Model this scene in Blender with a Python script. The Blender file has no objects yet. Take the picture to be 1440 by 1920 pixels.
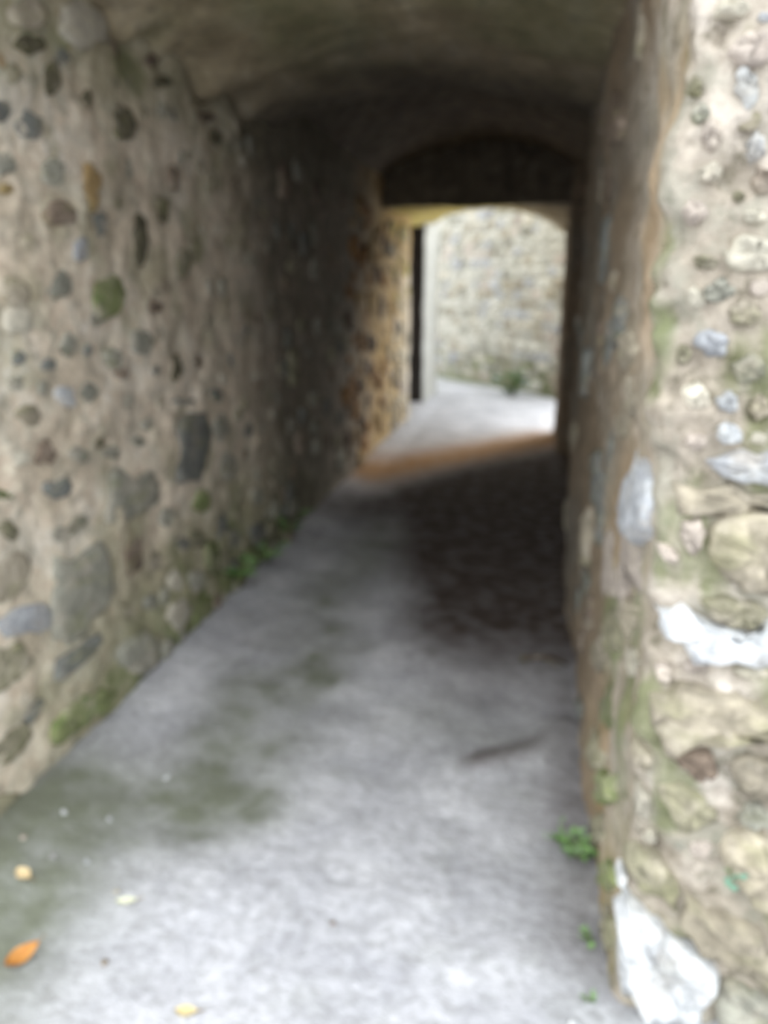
import bpy, math, random
import numpy as np
from mathutils import Vector, Matrix

# ------------------------------------------------------------------ camera, sky, sun, exposure
scene = bpy.context.scene
COL = scene.collection
cd = bpy.data.cameras.new('camera')
cam = bpy.data.objects.new('camera', cd)
COL.objects.link(cam)
cam.location = (0, 0, 1.55)
cam.rotation_euler = (math.radians(90 - 15.8), 0, math.radians(10.5))
cd.sensor_fit = 'HORIZONTAL'
cd.sensor_width = 36
cd.lens = 36
cd.clip_start = 0.02
cd.dof.use_dof = True            # the photograph is focused too close
cd.dof.focus_distance = 0.5
cd.dof.aperture_fstop = 4.9
scene.camera = cam

world = bpy.data.worlds.new('sky')
scene.world = world
world.use_nodes = True
bg = world.node_tree.nodes['Background']
bg.inputs['Color'].default_value = (0.93, 0.97, 1.0, 1)
bg.inputs['Strength'].default_value = 1.0

sd = bpy.data.lights.new('sun', 'SUN')
sd.energy = .9
sd.angle = math.radians(24)
sd.color = (1.0, 0.95, 0.88)
sun = bpy.data.objects.new('sun', sd)
COL.objects.link(sun)
sun.location = (6, 20, 10)
sun.rotation_euler = Vector((-0.54, -0.84, -0.42)).to_track_quat('-Z', 'Y').to_euler()

vs = scene.view_settings
vs.view_transform = 'Standard'
vs.look = 'None'
vs.exposure = 1.98
vs.gamma = 1
vs.use_curve_mapping = False

# ------------------------------------------------------------------ numpy noise
def _h(ix, iy, iz, s):
    n = (ix * 374761393 + iy * 668265263 + iz * 2147483647 + s * 974711) & 0x7fffffff
    n = ((n ^ (n >> 13)) * 1274126177) & 0x7fffffff
    n = ((n ^ (n >> 16)) * 668265263) & 0x7fffffff
    return (n ^ (n >> 15)) / 0x7fffffff

def vnoise(p, s=0):
    p = np.asarray(p, float)
    i = np.floor(p).astype(np.int64)
    f = p - i
    f = f * f * (3 - 2 * f)
    o = 0
    for a in (0, 1):
        for b in (0, 1):
            for c in (0, 1):
                w = (f[..., 0] if a else 1 - f[..., 0]) * (f[..., 1] if b else 1 - f[..., 1]) * (f[..., 2] if c else 1 - f[..., 2])
                o = o + w * _h(i[..., 0] + a, i[..., 1] + b, i[..., 2] + c, s)
    return o * 2 - 1

def fbm(p, scale, octv=3, s=0):
    p = np.asarray(p, float) * scale
    o = 0; a = 1; t = 0
    for k in range(octv):
        o = o + a * vnoise(p, s + k * 17); t += a
        p = p * 2.03; a *= .5
    return o / t

def sstep(a, b, x):
    t = np.clip((np.asarray(x, float) - a) / (b - a), 0, 1)
    return t * t * (3 - 2 * t)

def seg_dist(X, Y, pts):
    d = np.full(np.shape(X), 1e9)
    for (x0, y0), (x1, y1) in zip(pts[:-1], pts[1:]):
        dx, dy = x1 - x0, y1 - y0
        t = np.clip(((X - x0) * dx + (Y - y0) * dy) / (dx * dx + dy * dy), 0, 1)
        d = np.minimum(d, np.hypot(X - x0 - t * dx, Y - y0 - t * dy))
    return d

# ------------------------------------------------------------------ node helpers
class NT:
    def __init__(self, name):
        self.m = bpy.data.materials.new(name)
        self.m.use_nodes = True
        self.t = self.m.node_tree
        self.b = self.t.nodes['Principled BSDF']
        self.b.inputs['Specular IOR Level'].default_value = 0.25
        self.b.inputs['Roughness'].default_value = 0.9
        self.coord = self.n('ShaderNodeTexCoord').outputs['Object']
    def n(self, kind): return self.t.nodes.new(kind)
    def link(self, a, b):
        if isinstance(a, (int, float)): b.default_value = a
        elif isinstance(a, tuple): b.default_value = (*a, 1) if len(a) == 3 else a
        else: self.t.links.new(a, b)
    def noise(self, scale, detail=4, rough=.6, stretch=None, coord=None):
        n = self.n('ShaderNodeTexNoise')
        n.inputs['Scale'].default_value = scale
        n.inputs['Detail'].default_value = detail
        n.inputs['Roughness'].default_value = rough
        co = coord or self.coord
        if stretch:
            mp = self.n('ShaderNodeMapping')
            mp.inputs['Scale'].default_value = stretch
            self.link(co, mp.inputs['Vector']); co = mp.outputs['Vector']
        self.link(co, n.inputs['Vector'])
        return n.outputs['Fac']
    def ramp(self, fac, stops):
        r = self.n('ShaderNodeValToRGB')
        el = r.color_ramp.elements
        while len(el) < len(stops): el.new(.5)
        for e, (p, c) in zip(el, stops):
            e.position = p; e.color = (*c, 1) if isinstance(c, tuple) else (c, c, c, 1)
        self.link(fac, r.inputs['Fac'])
        return r.outputs['Color']
    def mix(self, fac, a, b, mode='MIX'):
        m = self.n('ShaderNodeMix'); m.data_type = 'RGBA'; m.blend_type = mode
        self.link(fac, m.inputs[0]); self.link(a, m.inputs[6]); self.link(b, m.inputs[7])
        return m.outputs[2]
    def math(self, op, a, b=0.0, clamp=False):
        m = self.n('ShaderNodeMath'); m.operation = op; m.use_clamp = clamp
        self.link(a, m.inputs[0]); self.link(b, m.inputs[1])
        return m.outputs[0]
    def mask(self):
        a = self.n('ShaderNodeAttribute'); a.attribute_name = 'mask'
        s = self.n('ShaderNodeSeparateColor'); self.link(a.outputs['Color'], s.inputs[0])
        return s.outputs
    def out(self, col, bump=None, strength=.4, dist=.01):
        self.link(col, self.b.inputs['Base Color'])
        if bump is not None:
            bn = self.n('ShaderNodeBump')
            bn.inputs['Strength'].default_value = strength
            bn.inputs['Distance'].default_value = dist
            self.link(bump, bn.inputs['Height'])
            self.link(bn.outputs['Normal'], self.b.inputs['Normal'])
        return self.m

def mortar_mat(name, lo, mid, hi, moss=(.13, .15, .06), ochre=(.34, .2, .07), dark=(.1, .085, .065), stretch=None, speck=.55, grit=.6, gritc=(.19, .175, .14), patch=.0):
    t = NT(name)
    a = t.ramp(t.noise(3.2, 6, .62, stretch), [(.3, lo), (.5, mid), (.7, hi)])
    f = t.noise(28, 4, .7)
    a = t.mix(speck, a, t.ramp(f, [(.3, (.25, .24, .22)), (.5, (.5, .5, .5)), (.7, (.75, .75, .74))]), 'OVERLAY')
    g = t.noise(9, 4, .6)
    gr = t.noise(15, 5, .75)
    a = t.mix(t.math('MULTIPLY', t.ramp(gr, [(.52, 0.0), (.64, 1.0)]), grit), a, gritc)
    if patch: a = t.mix(t.math('MULTIPLY', t.ramp(t.noise(5.5, 6, .7, (1, 1.3, 1)), [(.5, 0.0), (.6, 1.0)]), patch), a, (.27, .265, .215))
    m = t.mask()
    def k(ch): return t.math('MULTIPLY', m[ch], t.math('ADD', .45, g), True)
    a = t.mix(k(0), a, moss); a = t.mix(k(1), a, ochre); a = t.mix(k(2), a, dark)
    return t.out(a, t.math('ADD', f, g), .5, .02)

def stone_mat(name, base, var=.25, tint=(.2, .2, .1), smear=.6):
    t = NT(name)
    oi = t.n('ShaderNodeObjectInfo')
    off = t.n('ShaderNodeVectorMath'); off.operation = 'ADD'
    sc = t.math('MULTIPLY', oi.outputs['Random'], 37.0)
    t.link(t.coord, off.inputs[0]); t.link(sc, off.inputs[1])
    co = off.outputs[0]
    lo = tuple(c * (1 - var) for c in base); hi = tuple(min(.9, c * (1 + var)) for c in base)
    a = t.ramp(t.noise(11, 5, .65, None, co), [(.32, lo), (.5, base), (.7, hi)])
    a = t.mix(t.math('MULTIPLY', t.ramp(t.noise(6, 3, .5, (1, 3, 1), co), [(.52, 0.0), (.68, 1.0)]), .45), a, tint)
    v = t.math('ADD', .78, t.math('MULTIPLY', oi.outputs['Random'], .44))
    if smear:
        s1 = t.ramp(t.noise(9, 5, .7, None, co), [(.5 , 0.0), (.66, 1.0)])
        a = t.mix(t.math('MULTIPLY', s1, smear), a, (.43, .38, .315))
        a = t.mix(.5, a, t.ramp(t.noise(34, 3, .7, None, co), [(.3, (.22, .22, .21)), (.5, (.5, .5, .5)), (.7, (.8, .8, .78))]), 'OVERLAY')
    hsv = t.n('ShaderNodeHueSaturation'); t.link(v, hsv.inputs['Value']); t.link(a, hsv.inputs['Color'])
    return t.out(hsv.outputs['Color'], t.noise(40, 4, .7, None, co), .5, .01)

def leaf_mat(name, a, b, rough=.55):
    t = NT(name)
    t.b.inputs['Roughness'].default_value = rough
    return t.out(t.ramp(t.noise(40, 3), [(.3, a), (.7, b)]), t.noise(120, 2), .2, .002)

M_LEFT = mortar_mat('lime_mortar_left', (.42, .35, .265), (.60, .515, .41), (.72, .65, .56), ochre=(.40, .26, .085), patch=.38)
M_RIGHT = mortar_mat('lime_mortar_right', (.23, .195, .15), (.36, .315, .26), (.5, .45, .40), ochre=(.36, .24, .13), patch=.6, grit=.85, gritc=(.13, .115, .08))
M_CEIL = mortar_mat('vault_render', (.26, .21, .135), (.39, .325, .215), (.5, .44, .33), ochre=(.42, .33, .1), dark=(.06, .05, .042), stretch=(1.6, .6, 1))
M_FAR = mortar_mat('far_wall_mortar', (.34, .32, .27), (.46, .44, .38), (.58, .56, .5))
M_DAYLIT = mortar_mat('daylit_mortar', (.38, .375, .33), (.48, .475, .44), (.56, .56, .53), grit=.3)
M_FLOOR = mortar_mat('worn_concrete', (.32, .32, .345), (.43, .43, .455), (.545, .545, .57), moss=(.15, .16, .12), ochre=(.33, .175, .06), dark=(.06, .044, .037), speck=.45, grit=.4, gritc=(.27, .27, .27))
STONE = {k: stone_mat('stone_' + k, *v) for k, v in {
    'dark': ((.105, .095, .062),), 'slate': ((.145, .15, .14),), 'olive': ((.22, .205, .14),), 'ochre': ((.34, .235, .11),),
    'grey': ((.25, .245, .205),), 'brown': ((.17, .13, .10),), 'tan': ((.29, .255, .195),), 'moss': ((.16, .18, .08), .3, (.12, .2, .05)),
    'blue': ((.34, .35, .37), .2, (.4, .4, .38)), 'pale': ((.43, .4, .33), .2, (.4, .36, .26)), 'white': ((.44, .45, .46), .45, (.3, .3, .27), .4),
    'pink': ((.40, .345, .30), .25, (.52, .45, .4)), 'rust': ((.25, .135, .055), .35, (.36, .22, .07), .35), 'algae': ((.36, .31, .1), .3, (.4, .38, .14)), 'rubble': ((.44, .43, .38), .25, (.36, .34, .26))}.items()}

# ------------------------------------------------------------------ mesh helpers
def link(name, me, mat=None, parent=None):
    o = bpy.data.objects.new(name, me)
    COL.objects.link(o)
    if mat and me: me.materials.clear(); me.materials.append(mat)
    if parent: o.parent = parent
    return o

def mesh(name, v, f, smooth=True):
    me = bpy.data.meshes.new(name)
    me.from_pydata([tuple(x) for x in v], [], f)
    if smooth: me.polygons.foreach_set('use_smooth', [True] * len(me.polygons))
    me.update()
    return me

class Sheets:
    '''several displaced grids joined in one mesh'''
    def __init__(self): self.v = []; self.f = []; self.m = []; self.n = 0
    def grid(self, P, mask=None):
        a, b = P.shape[:2]
        idx = np.arange(a * b).reshape(a, b) + self.n
        q = np.stack([idx[:-1, :-1], idx[1:, :-1], idx[1:, 1:], idx[:-1, 1:]], -1).reshape(-1, 4)
        self.v.append(P.reshape(-1, 3)); self.f.append(q); self.n += a * b
        self.m.append((mask if mask is not None else np.zeros((a, b, 3))).reshape(-1, 3))
    def build(self, name, mat):
        v = np.concatenate(self.v); f = np.concatenate(self.f); m = np.concatenate(self.m)
        me = mesh(name, v.tolist(), f.tolist())
        at = me.attributes.new('mask', 'FLOAT_COLOR', 'POINT')
        at.data.foreach_set('color', np.concatenate([np.clip(m, 0, 1), np.ones((len(m), 1))], 1).astype(np.float32).ravel())
        o = link(name, me, mat)
        o['kind'] = 'structure'
        return o

PITS = [  # holes in the masonry: x, y, z, radius, depth
    (.27, 1.45, 1.95, .02, .035), (.31, 1.45, 1.73, .018, .03), (.24, 1.46, 1.64, .02, .03), (.25, 1.46, 1.51, .02, .03), (.26, 1.47, 1.25, .025, .05),
    (.27, 1.47, .93, .03, .05), (.52, 1.45, .60, .035, .05), (.32, 1.45, .41, .03, .04), (.26, 1.54, .93, .02, .03), (.26, 2.12, 2.03, .06, .07), (.26, 2.3, 1.88, .08, .05), (.26, 2.2, 1.78, .05, .05),
    (.40, 1.45, 1.35, .02, .03), (.36, 1.45, 1.12, .02, .03), (.5, 1.45, .98, .03, .03), (.5, 1.45, 1.30, .03, .03),
    (-1.47, 4.2, .57, .05, .05), (-1.47, 2.9, 2.44, .08, .06), (-1.47, 3.6, 2.46, .12, .08), (-1.47, 4.1, 2.45, .1, .07), (-1.47, 4.8, .05, .08, .06), (-1.47, 2.87, 1.62, .04, .03), (-1.47, 3.15, 2.44, .06, .06)]

def relief(p, amp=(.028, .012), sc=(2.2, 9)):
    d = amp[0] * fbm(p, sc[0], 3, 3) + amp[1] * fbm(p, sc[1], 3, 91)
    d = d + .012 * np.abs(fbm(p, 15, 2, 71)) * (p[..., 1] < 6)
    if len(amp) > 2: d = d + amp[2] * np.abs(fbm(p, 17, 2, 191)) * np.where(p[..., 1] < 1.5, 1, .15)
    for x, y, z, r, dep in PITS:
        q = np.sqrt((p[..., 0] - x) ** 2 + (p[..., 1] - y) ** 2 + (p[..., 2] - z) ** 2)
        d = d - dep * np.exp(-(q / r) ** 2)
    return d

def path_points(pts, step):
    '''resample a plan polyline; step(x, y) gives the spacing'''
    out = []
    for (a, b), (c, d) in zip(pts[:-1], pts[1:]):
        L = math.hypot(c - a, d - b); t = 0
        while t < L - 1e-6:
            x, y = a + (c - a) * t / L, b + (d - b) * t / L
            out.append((x, y, d - b, a - c)); t += step(x, y)
    out.append((*pts[-1], out[-1][2], out[-1][3]))
    return np.array(out)

def wall_path(sh, pts, zs, step, side, amp, maskfn=None, lean=None):
    a = path_points(pts, step)
    nrm = np.stack([a[:, 2], a[:, 3]], 1); nrm /= np.linalg.norm(nrm, axis=1)[:, None]
    k = nrm.copy()                                              # soften the normals at corners
    k[1:-1] = nrm[:-2] + nrm[1:-1] * 1.2 + nrm[2:]
    nrm = k / np.linalg.norm(k, axis=1)[:, None] * side
    Z = np.array(zs)
    P = np.zeros((len(a), len(Z), 3))
    P[..., 0] = a[:, 0:1]; P[..., 1] = a[:, 1:2]; P[..., 2] = Z[None]
    if lean: P = lean(P)
    d = relief(P, amp)
    m = maskfn(P) if maskfn else None
    P[..., 0] += nrm[:, 0:1] * d; P[..., 1] += nrm[:, 1:2] * d
    sh.grid(P, m)

def fine(x, y): return .022 if 1.3 < y < 5 and -2 < x < .75 else (.06 if y < 13 and -3 < x < 1.2 else .35)
ZF = np.linspace(-.08, 3.45, 150)

# ------------------------------------------------------------------ the tunnel shell
LX, RX, EY = -1.48, .265, 1.45
JX = .33                                                             # exit jamb; the outer face runs askew, parallel to the lane
def y_exit(x): return 9.1 + (JX - np.clip(x, -1.72, 2.2)) * 1.52
def mask_left(P):
    x, y, z = P[..., 0], P[..., 1], P[..., 2]
    n = fbm(P, 2.5, 3, 5); n2 = fbm(P, 6, 3, 55)
    moss = sstep(.8, .0, z + .3 * n) * .85 * sstep(1.6, 2.6, y) * sstep(6.5, 4.5, y) + sstep(.1, .5, n2) * .35
    moss = moss + sstep(2.0, 2.4, z + .2 * n) * .45 * sstep(8, 6, y)
    algae = sstep(6.2, 7.6, y + .4 * n) * sstep(10, 8.5, y) * .75
    algae = np.maximum(algae, sstep(1.5, 2.3, z + .3 * n) * sstep(7.4, 8.0, y) * .9) * sstep(12.0, 11.2, y)
    dark = sstep(3.6, 4.6, y + .5 * n) * sstep(8.0, 6.4, y + .5 * n) * .78  # mid-tunnel shade put into the wall colour
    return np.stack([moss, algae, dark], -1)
sh = Sheets()
ST = lambda x, y: fine(x, y)
left_plan = [(-5, EY), (LX, EY), (LX, 9.75), (-2.7, 9.75), (-2.7, 11.15), (LX - .3, 11.15)]
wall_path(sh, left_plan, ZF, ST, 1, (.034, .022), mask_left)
zz = np.linspace(2.5, 3.45, 14); yy = np.linspace(9.65, 11.25, 14)      # masonry over the side doorway
Y, Z = np.meshgrid(yy, zz, indexing='ij')
P = np.stack([np.full_like(Y, LX), Y, Z], -1); sh.grid(P, mask_left(P))
X, Y = np.meshgrid(np.linspace(-2.8, LX, 12), yy, indexing='ij')
P = np.stack([X, Y, np.full_like(X, 2.5)], -1); sh.grid(P, mask_left(P))
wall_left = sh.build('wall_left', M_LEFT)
sh = Sheets()                                                            # left wall return outside the arch, outdoor brightness put into paler mortar
wall_path(sh, [(-2.7, 11.15), (LX, 11.15), (LX, 12.7), (-7, 12.7)], ZF, lambda x, y: .05 if x > -1.7 else .3, 1, (.02, .008), None)
wall_return = sh.build('wall_left', M_DAYLIT)

dm = NT('added_black_timber')
DOORM = dm.out(dm.ramp(dm.noise(6, 4, .6, (1, 1, .12)), [(.3, (.008, .007, .006)), (.7, (.025, .018, .014))]), dm.noise(30, 3, .6, (1, 1, .1)), .4, .005)
IRON = NT('rusted_iron').out((.03, .018, .012))
added_door = link('added_door_1', None); added_door['kind'] = 'structure'; added_door.location = (-1.5, 11.06, 0)  # black leaf added to make the side recess look dark
def slab(name, x0, x1, y0, y1, z0, z1, mat, parent, seed, wob=.012):
    '''a plank with worn, wavering long edges'''
    rs = np.random.RandomState(seed); n = 14; v = []; f = []
    for i in range(n):
        z = z0 + (z1 - z0) * i / (n - 1); a, b = rs.uniform(-wob, wob, 2)
        v += [(x0 + a, y0, z), (x1 + b, y0, z), (x1 + b, y1, z), (x0 + a, y1, z)]
    for i in range(n - 1):
        for k in range(4): f.append((i * 4 + k, i * 4 + (k + 1) % 4, i * 4 + 4 + (k + 1) % 4, i * 4 + 4 + k))
    f += [(3, 2, 1, 0), (n * 4 - 4, n * 4 - 3, n * 4 - 2, n * 4 - 1)]
    return link(name, mesh(name, v, f, False), mat, parent)
for k in range(6): slab('plank', -.19 * (k + 1) + .008, -.19 * k, 0, .045, .05, 2.44, DOORM, added_door, k)
for z in (.45, 1.9): slab('batten', -1.1, -.04, -.03, -.001, z, z + .14, DOORM, added_door, 9, .003)

def mask_right(P):
    x, y, z = P[..., 0], P[..., 1], P[..., 2]
    n = fbm(P, 3, 3, 25); n2 = fbm(P * np.array([1, 1, .4]), 14, 3, 35)
    rev = sstep(1.47, 1.55, y)
    moss = rev * sstep(2.6, 2.0, y) * (sstep(1.15, .6, z + .2 * n) * .75 + .15) * sstep(-.4, .3, n2) + (1 - rev) * sstep(.05, .4, n2) * .75
    och = rev * .65 * sstep(-.5, .3, n)
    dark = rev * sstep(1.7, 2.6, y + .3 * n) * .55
    return np.stack([moss, och, dark], -1)
def lean(P):
    z = P[..., 2]; P = P.copy()
    near = (P[..., 1] < 2.2)
    P[..., 0] -= .04 * sstep(.9, 1.6, z) * near * sstep(2.2, 1.5, P[..., 1])
    return P
sh = Sheets()
right_plan = [(4.5, EY), (RX + .05, EY), (RX + .015, EY + .015), (RX, EY + .05), (RX, 4.45), (.46, 4.45), (.46, 7.9), (JX, 7.9), (JX, 9.1), (2.2, y_exit(2.2)), (4.5, y_exit(2.2))]
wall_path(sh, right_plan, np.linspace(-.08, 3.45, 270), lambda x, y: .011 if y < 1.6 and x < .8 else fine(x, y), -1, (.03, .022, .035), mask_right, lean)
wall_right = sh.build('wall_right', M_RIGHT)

def vault(x, spring, rise, xc=-.6, hw=.9): return spring + rise * np.clip(1 - ((x - xc) / hw) ** 2, -.25, 1)
def mask_ceil(P):
    y = P[..., 1]; n = fbm(P, 2, 3, 15)
    return np.stack([sstep(-.1, .5, n) * .5 * sstep(8, 7, y), sstep(7.8, 8.3, y) * sstep(.3, -.9, P[..., 0]) * 1.0, sstep(3.4, 4.6, y + .3 * n) * sstep(8.3, 8.0, y) * .85], -1)  # last channel: shade of the inner vault put into its colour
sh = Sheets()
def vault_sheet(y0, y1, spring, rise, ny, nx=70):
    X, Y = np.meshgrid(np.linspace(LX - .12, RX + .25, nx), np.linspace(y0, y1, ny), indexing='ij')
    P = np.stack([X, Y, vault(X, spring, rise)], -1)
    m = mask_ceil(P); P[..., 2] += relief(P, (.05, .016), (1.6, 8)); sh.grid(P, m)
def over_arch(y, spring, rise, top, n=60):
    '''upright masonry over an arch at plane y'''
    X, T = np.meshgrid(np.linspace(LX - .12, RX + .25, n), np.linspace(0, 1, 16), indexing='ij')
    z0 = vault(X, spring, rise); base = np.stack([X, np.full_like(X, y), z0], -1)
    z0 = z0 + relief(base, (.05, .016), (1.6, 8)) - .004
    P = np.stack([X, np.full_like(X, y), z0 + (top - z0) * T], -1)
    m = mask_ceil(P); sh.grid(P, m)
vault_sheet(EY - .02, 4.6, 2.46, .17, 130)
over_arch(4.6, 2.46, .17, 3.45)
X, Y = np.meshgrid(np.linspace(LX - .2, .7, 50), np.linspace(4.55, 7.95, 50), indexing='ij')
P = np.stack([X, Y, vault(X, 2.52, .42, -.5, 1.15)], -1); m = mask_ceil(P); P[..., 2] += relief(P, (.05, .016), (1.6, 8)); sh.grid(P, m)
def spring_c(x): return 2.37 - .14 * (x + .6) / .9
X, T = np.meshgrid(np.linspace(LX - .12, RX + .25, 70), np.linspace(0, 1, 70), indexing='ij')
Y = 7.9 + T * (y_exit(X) - 7.9)
P = np.stack([X, Y, vault(X, spring_c(X) * T + 2.36 * (1 - T), .02 + .22 * T)], -1)
m = mask_ceil(P); P[..., 2] += relief(P, (.05, .016), (1.6, 8)); sh.grid(P, m)
for e, top in ((0, 3.45), (-1, 3.6)):
    B = P[:, e]; T = np.linspace(0, 1, 16)[None, :, None]
    U = B.copy(); U[:, 2] = top
    Q = B[:, None] * (1 - T) + U[:, None] * T; Q[..., 2] -= .004; sh.grid(Q, mask_ceil(Q))
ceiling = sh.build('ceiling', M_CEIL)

sh = Sheets()                                                            # outer front above the mouth, roof slab on top
over_arch(EY - .02, 2.46, .17, 5.2)
for x0, x1 in ((-5, LX - .1), (RX + .2, 4.5)):
    X, Z = np.meshgrid(np.linspace(x0, x1, 30), np.linspace(2.6, 5.2, 26), indexing='ij')
    P = np.stack([X, np.full_like(X, EY), Z], -1); P[..., 1] -= relief(P, (.03, .02)); sh.grid(P)
X, T = np.meshgrid(np.linspace(-7, 4.5, 60), np.linspace(0, 1, 16), indexing='ij')
Y = EY + T * (np.minimum(y_exit(X), 12.7) - EY)
sh.grid(np.stack([X, Y, 5.2 - 1.72 * T], -1))
wall_front = sh.build('wall_front', M_RIGHT)

# ------------------------------------------------------------------ floor and ground
def floor_z(P):
    x, y = P[..., 0], P[..., 1]
    z = .018 * fbm(P, 1.3, 3, 7) + .006 * fbm(P, 9, 3, 8)
    z = z + .035 * np.exp(-(seg_dist(x, y, [(-.08, 2.33), (.08, 2.42), (.2, 2.6)]) / .06) ** 2)       # ridge of soil
    z = z + .05 * sstep(-1.22, LX, x) * sstep(12.5, 11, y)
    z = z - .02 * np.exp(-(seg_dist(x, y, [(-.85, 5.2), (-.95, 3.6), (-.8, 2.6), (-.95, 1.9)]) / .16) ** 2)
    return z
def mask_floor(P):
    x, y = P[..., 0], P[..., 1]
    n = fbm(P, 1.8, 4, 12); n2 = fbm(P, 6, 4, 13)
    band = np.exp(-(seg_dist(x, y, [(-.9, 5.0), (-.98, 3.7), (-.84, 2.8), (-.86, 2.3), (-.95, 1.9)]) / .2) ** 2)
    moss = band * (.55 + .5 * n2) + np.exp(-(seg_dist(x, y, [(-1.35, 1.85), (-1.3, 1.4), (-1.3, 1.1)]) / .26) ** 2) * (1.25 + .5 * n2)
    moss = moss + np.exp(-(seg_dist(x, y, [(-1.12, 2.7), (-1.0, 2.1), (-.75, 1.95)]) / .1) ** 2) * .55 + sstep(.2, .6, n2) * .25
    moss = moss + np.exp(-(seg_dist(x, y, [(-.3, 2.6), (-.02, 2.5)]) / .2) ** 2) * .3
    moss = moss * .95 * sstep(7, 5, y) + sstep(12.2, 13, y) * sstep(.0, .5, n) * .7
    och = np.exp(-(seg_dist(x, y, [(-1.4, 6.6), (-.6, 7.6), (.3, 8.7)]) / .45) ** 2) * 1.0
    och = np.maximum(och, np.exp(-(seg_dist(x, y, [(-.08, 2.33), (.08, 2.42), (.2, 2.6)]) / .06) ** 2) * 0)
    lim = -.42 - .22 * (y - 3.0)                                            # darker brown on the right half, further in
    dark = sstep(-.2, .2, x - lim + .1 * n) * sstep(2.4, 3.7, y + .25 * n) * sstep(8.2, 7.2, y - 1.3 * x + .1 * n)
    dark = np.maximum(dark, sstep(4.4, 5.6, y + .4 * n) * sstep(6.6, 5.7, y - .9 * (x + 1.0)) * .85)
    dark = np.maximum(dark, .55 * np.exp(-(seg_dist(x, y, [(.2, 1.6), (.22, 3.2)]) / .1) ** 2))
    dark = np.maximum(dark, np.exp(-(seg_dist(x, y, [(-.1, 2.33), (.05, 2.4), (.2, 2.6)]) / .06) ** 2) * (.75 + .5 * n2))
    return np.stack([moss, och, dark], -1)
sh = Sheets()
xs = np.linspace(-1.7, .62, 105); ys = np.concatenate([np.linspace(.75, 5, 190), np.linspace(5.06, 13.2, 110)])
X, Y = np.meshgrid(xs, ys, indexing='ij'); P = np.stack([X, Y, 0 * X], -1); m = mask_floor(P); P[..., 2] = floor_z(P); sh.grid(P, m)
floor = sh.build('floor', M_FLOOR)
sh = Sheets()
X, Y = np.meshgrid(np.linspace(-16, 16, 60), np.linspace(-30, .8, 60), indexing='ij'); P = np.stack([X, Y, 0 * X], -1); P[..., 2] = .03 * fbm(P, 1, 2, 7) - .012; sh.grid(P)
for x0, x1 in ((-16, -1.65), (.6, 16)):
    X, Y = np.meshgrid(np.linspace(x0, x1, 30), np.linspace(.7, 1.6, 8), indexing='ij'); sh.grid(np.stack([X, Y, 0 * X - .01], -1))
ground = sh.build('ground', M_FLOOR)
sh = Sheets()
X, Y = np.meshgrid(np.linspace(-14, 14, 120), np.linspace(11.4, 34, 90), indexing='ij'); P = np.stack([X, Y, 0 * X], -1)
P[..., 2] = .03 * fbm(P, .8, 3, 7) - .03; m = np.zeros_like(P); m[..., 0] = sstep(-.1, .6, fbm(P, 1.2, 3, 77)) * .5; sh.grid(P, m)
path = sh.build('path', M_FLOOR)

# ------------------------------------------------------------------ far wall across the lane
FA = np.array([-5.0, 20.45]); FB = np.array([.68, 11.82]); FD = (FB - FA) / np.linalg.norm(FB - FA); FN = np.array([-FD[1], FD[0]]) * -1
FN = np.array([FD[1], -FD[0]])
if FN[1] > 0: FN = -FN
FH = 3.5; FLEN = float(np.linalg.norm(FB - FA))
sh = Sheets()
S, Z = np.meshgrid(np.linspace(0, FLEN, 130), np.linspace(-.1, FH, 60), indexing='ij')
P = np.stack([FA[0] + FD[0] * S, FA[1] + FD[1] * S, Z], -1)
dd = relief(P, (.06, .03), (1.2, 6)); n = fbm(P, 1.6, 3, 66)
m = np.stack([sstep(.75, .1, Z + .35 * n) * .75, 0 * Z, 0 * Z], -1)
P[..., 0] += FN[0] * dd; P[..., 1] += FN[1] * dd; sh.grid(P, m)
Q = P[:, -1]; back = Q - np.array([FN[0], FN[1], 0]) * .6
sh.grid(np.stack([Q, back], 1))
q = P[-1]; sh.grid(np.stack([q, q - np.array([FN[0], FN[1], 0]) * .6], 0))
S, Z = np.meshgrid(np.linspace(0, FLEN, 20), np.linspace(-.1, FH, 6), indexing='ij')
sh.grid(np.stack([FA[0] + FD[0] * S - FN[0] * .6, FA[1] + FD[1] * S - FN[1] * .6, Z], -1))
wall_far = sh.build('wall_far', M_FAR)

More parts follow.
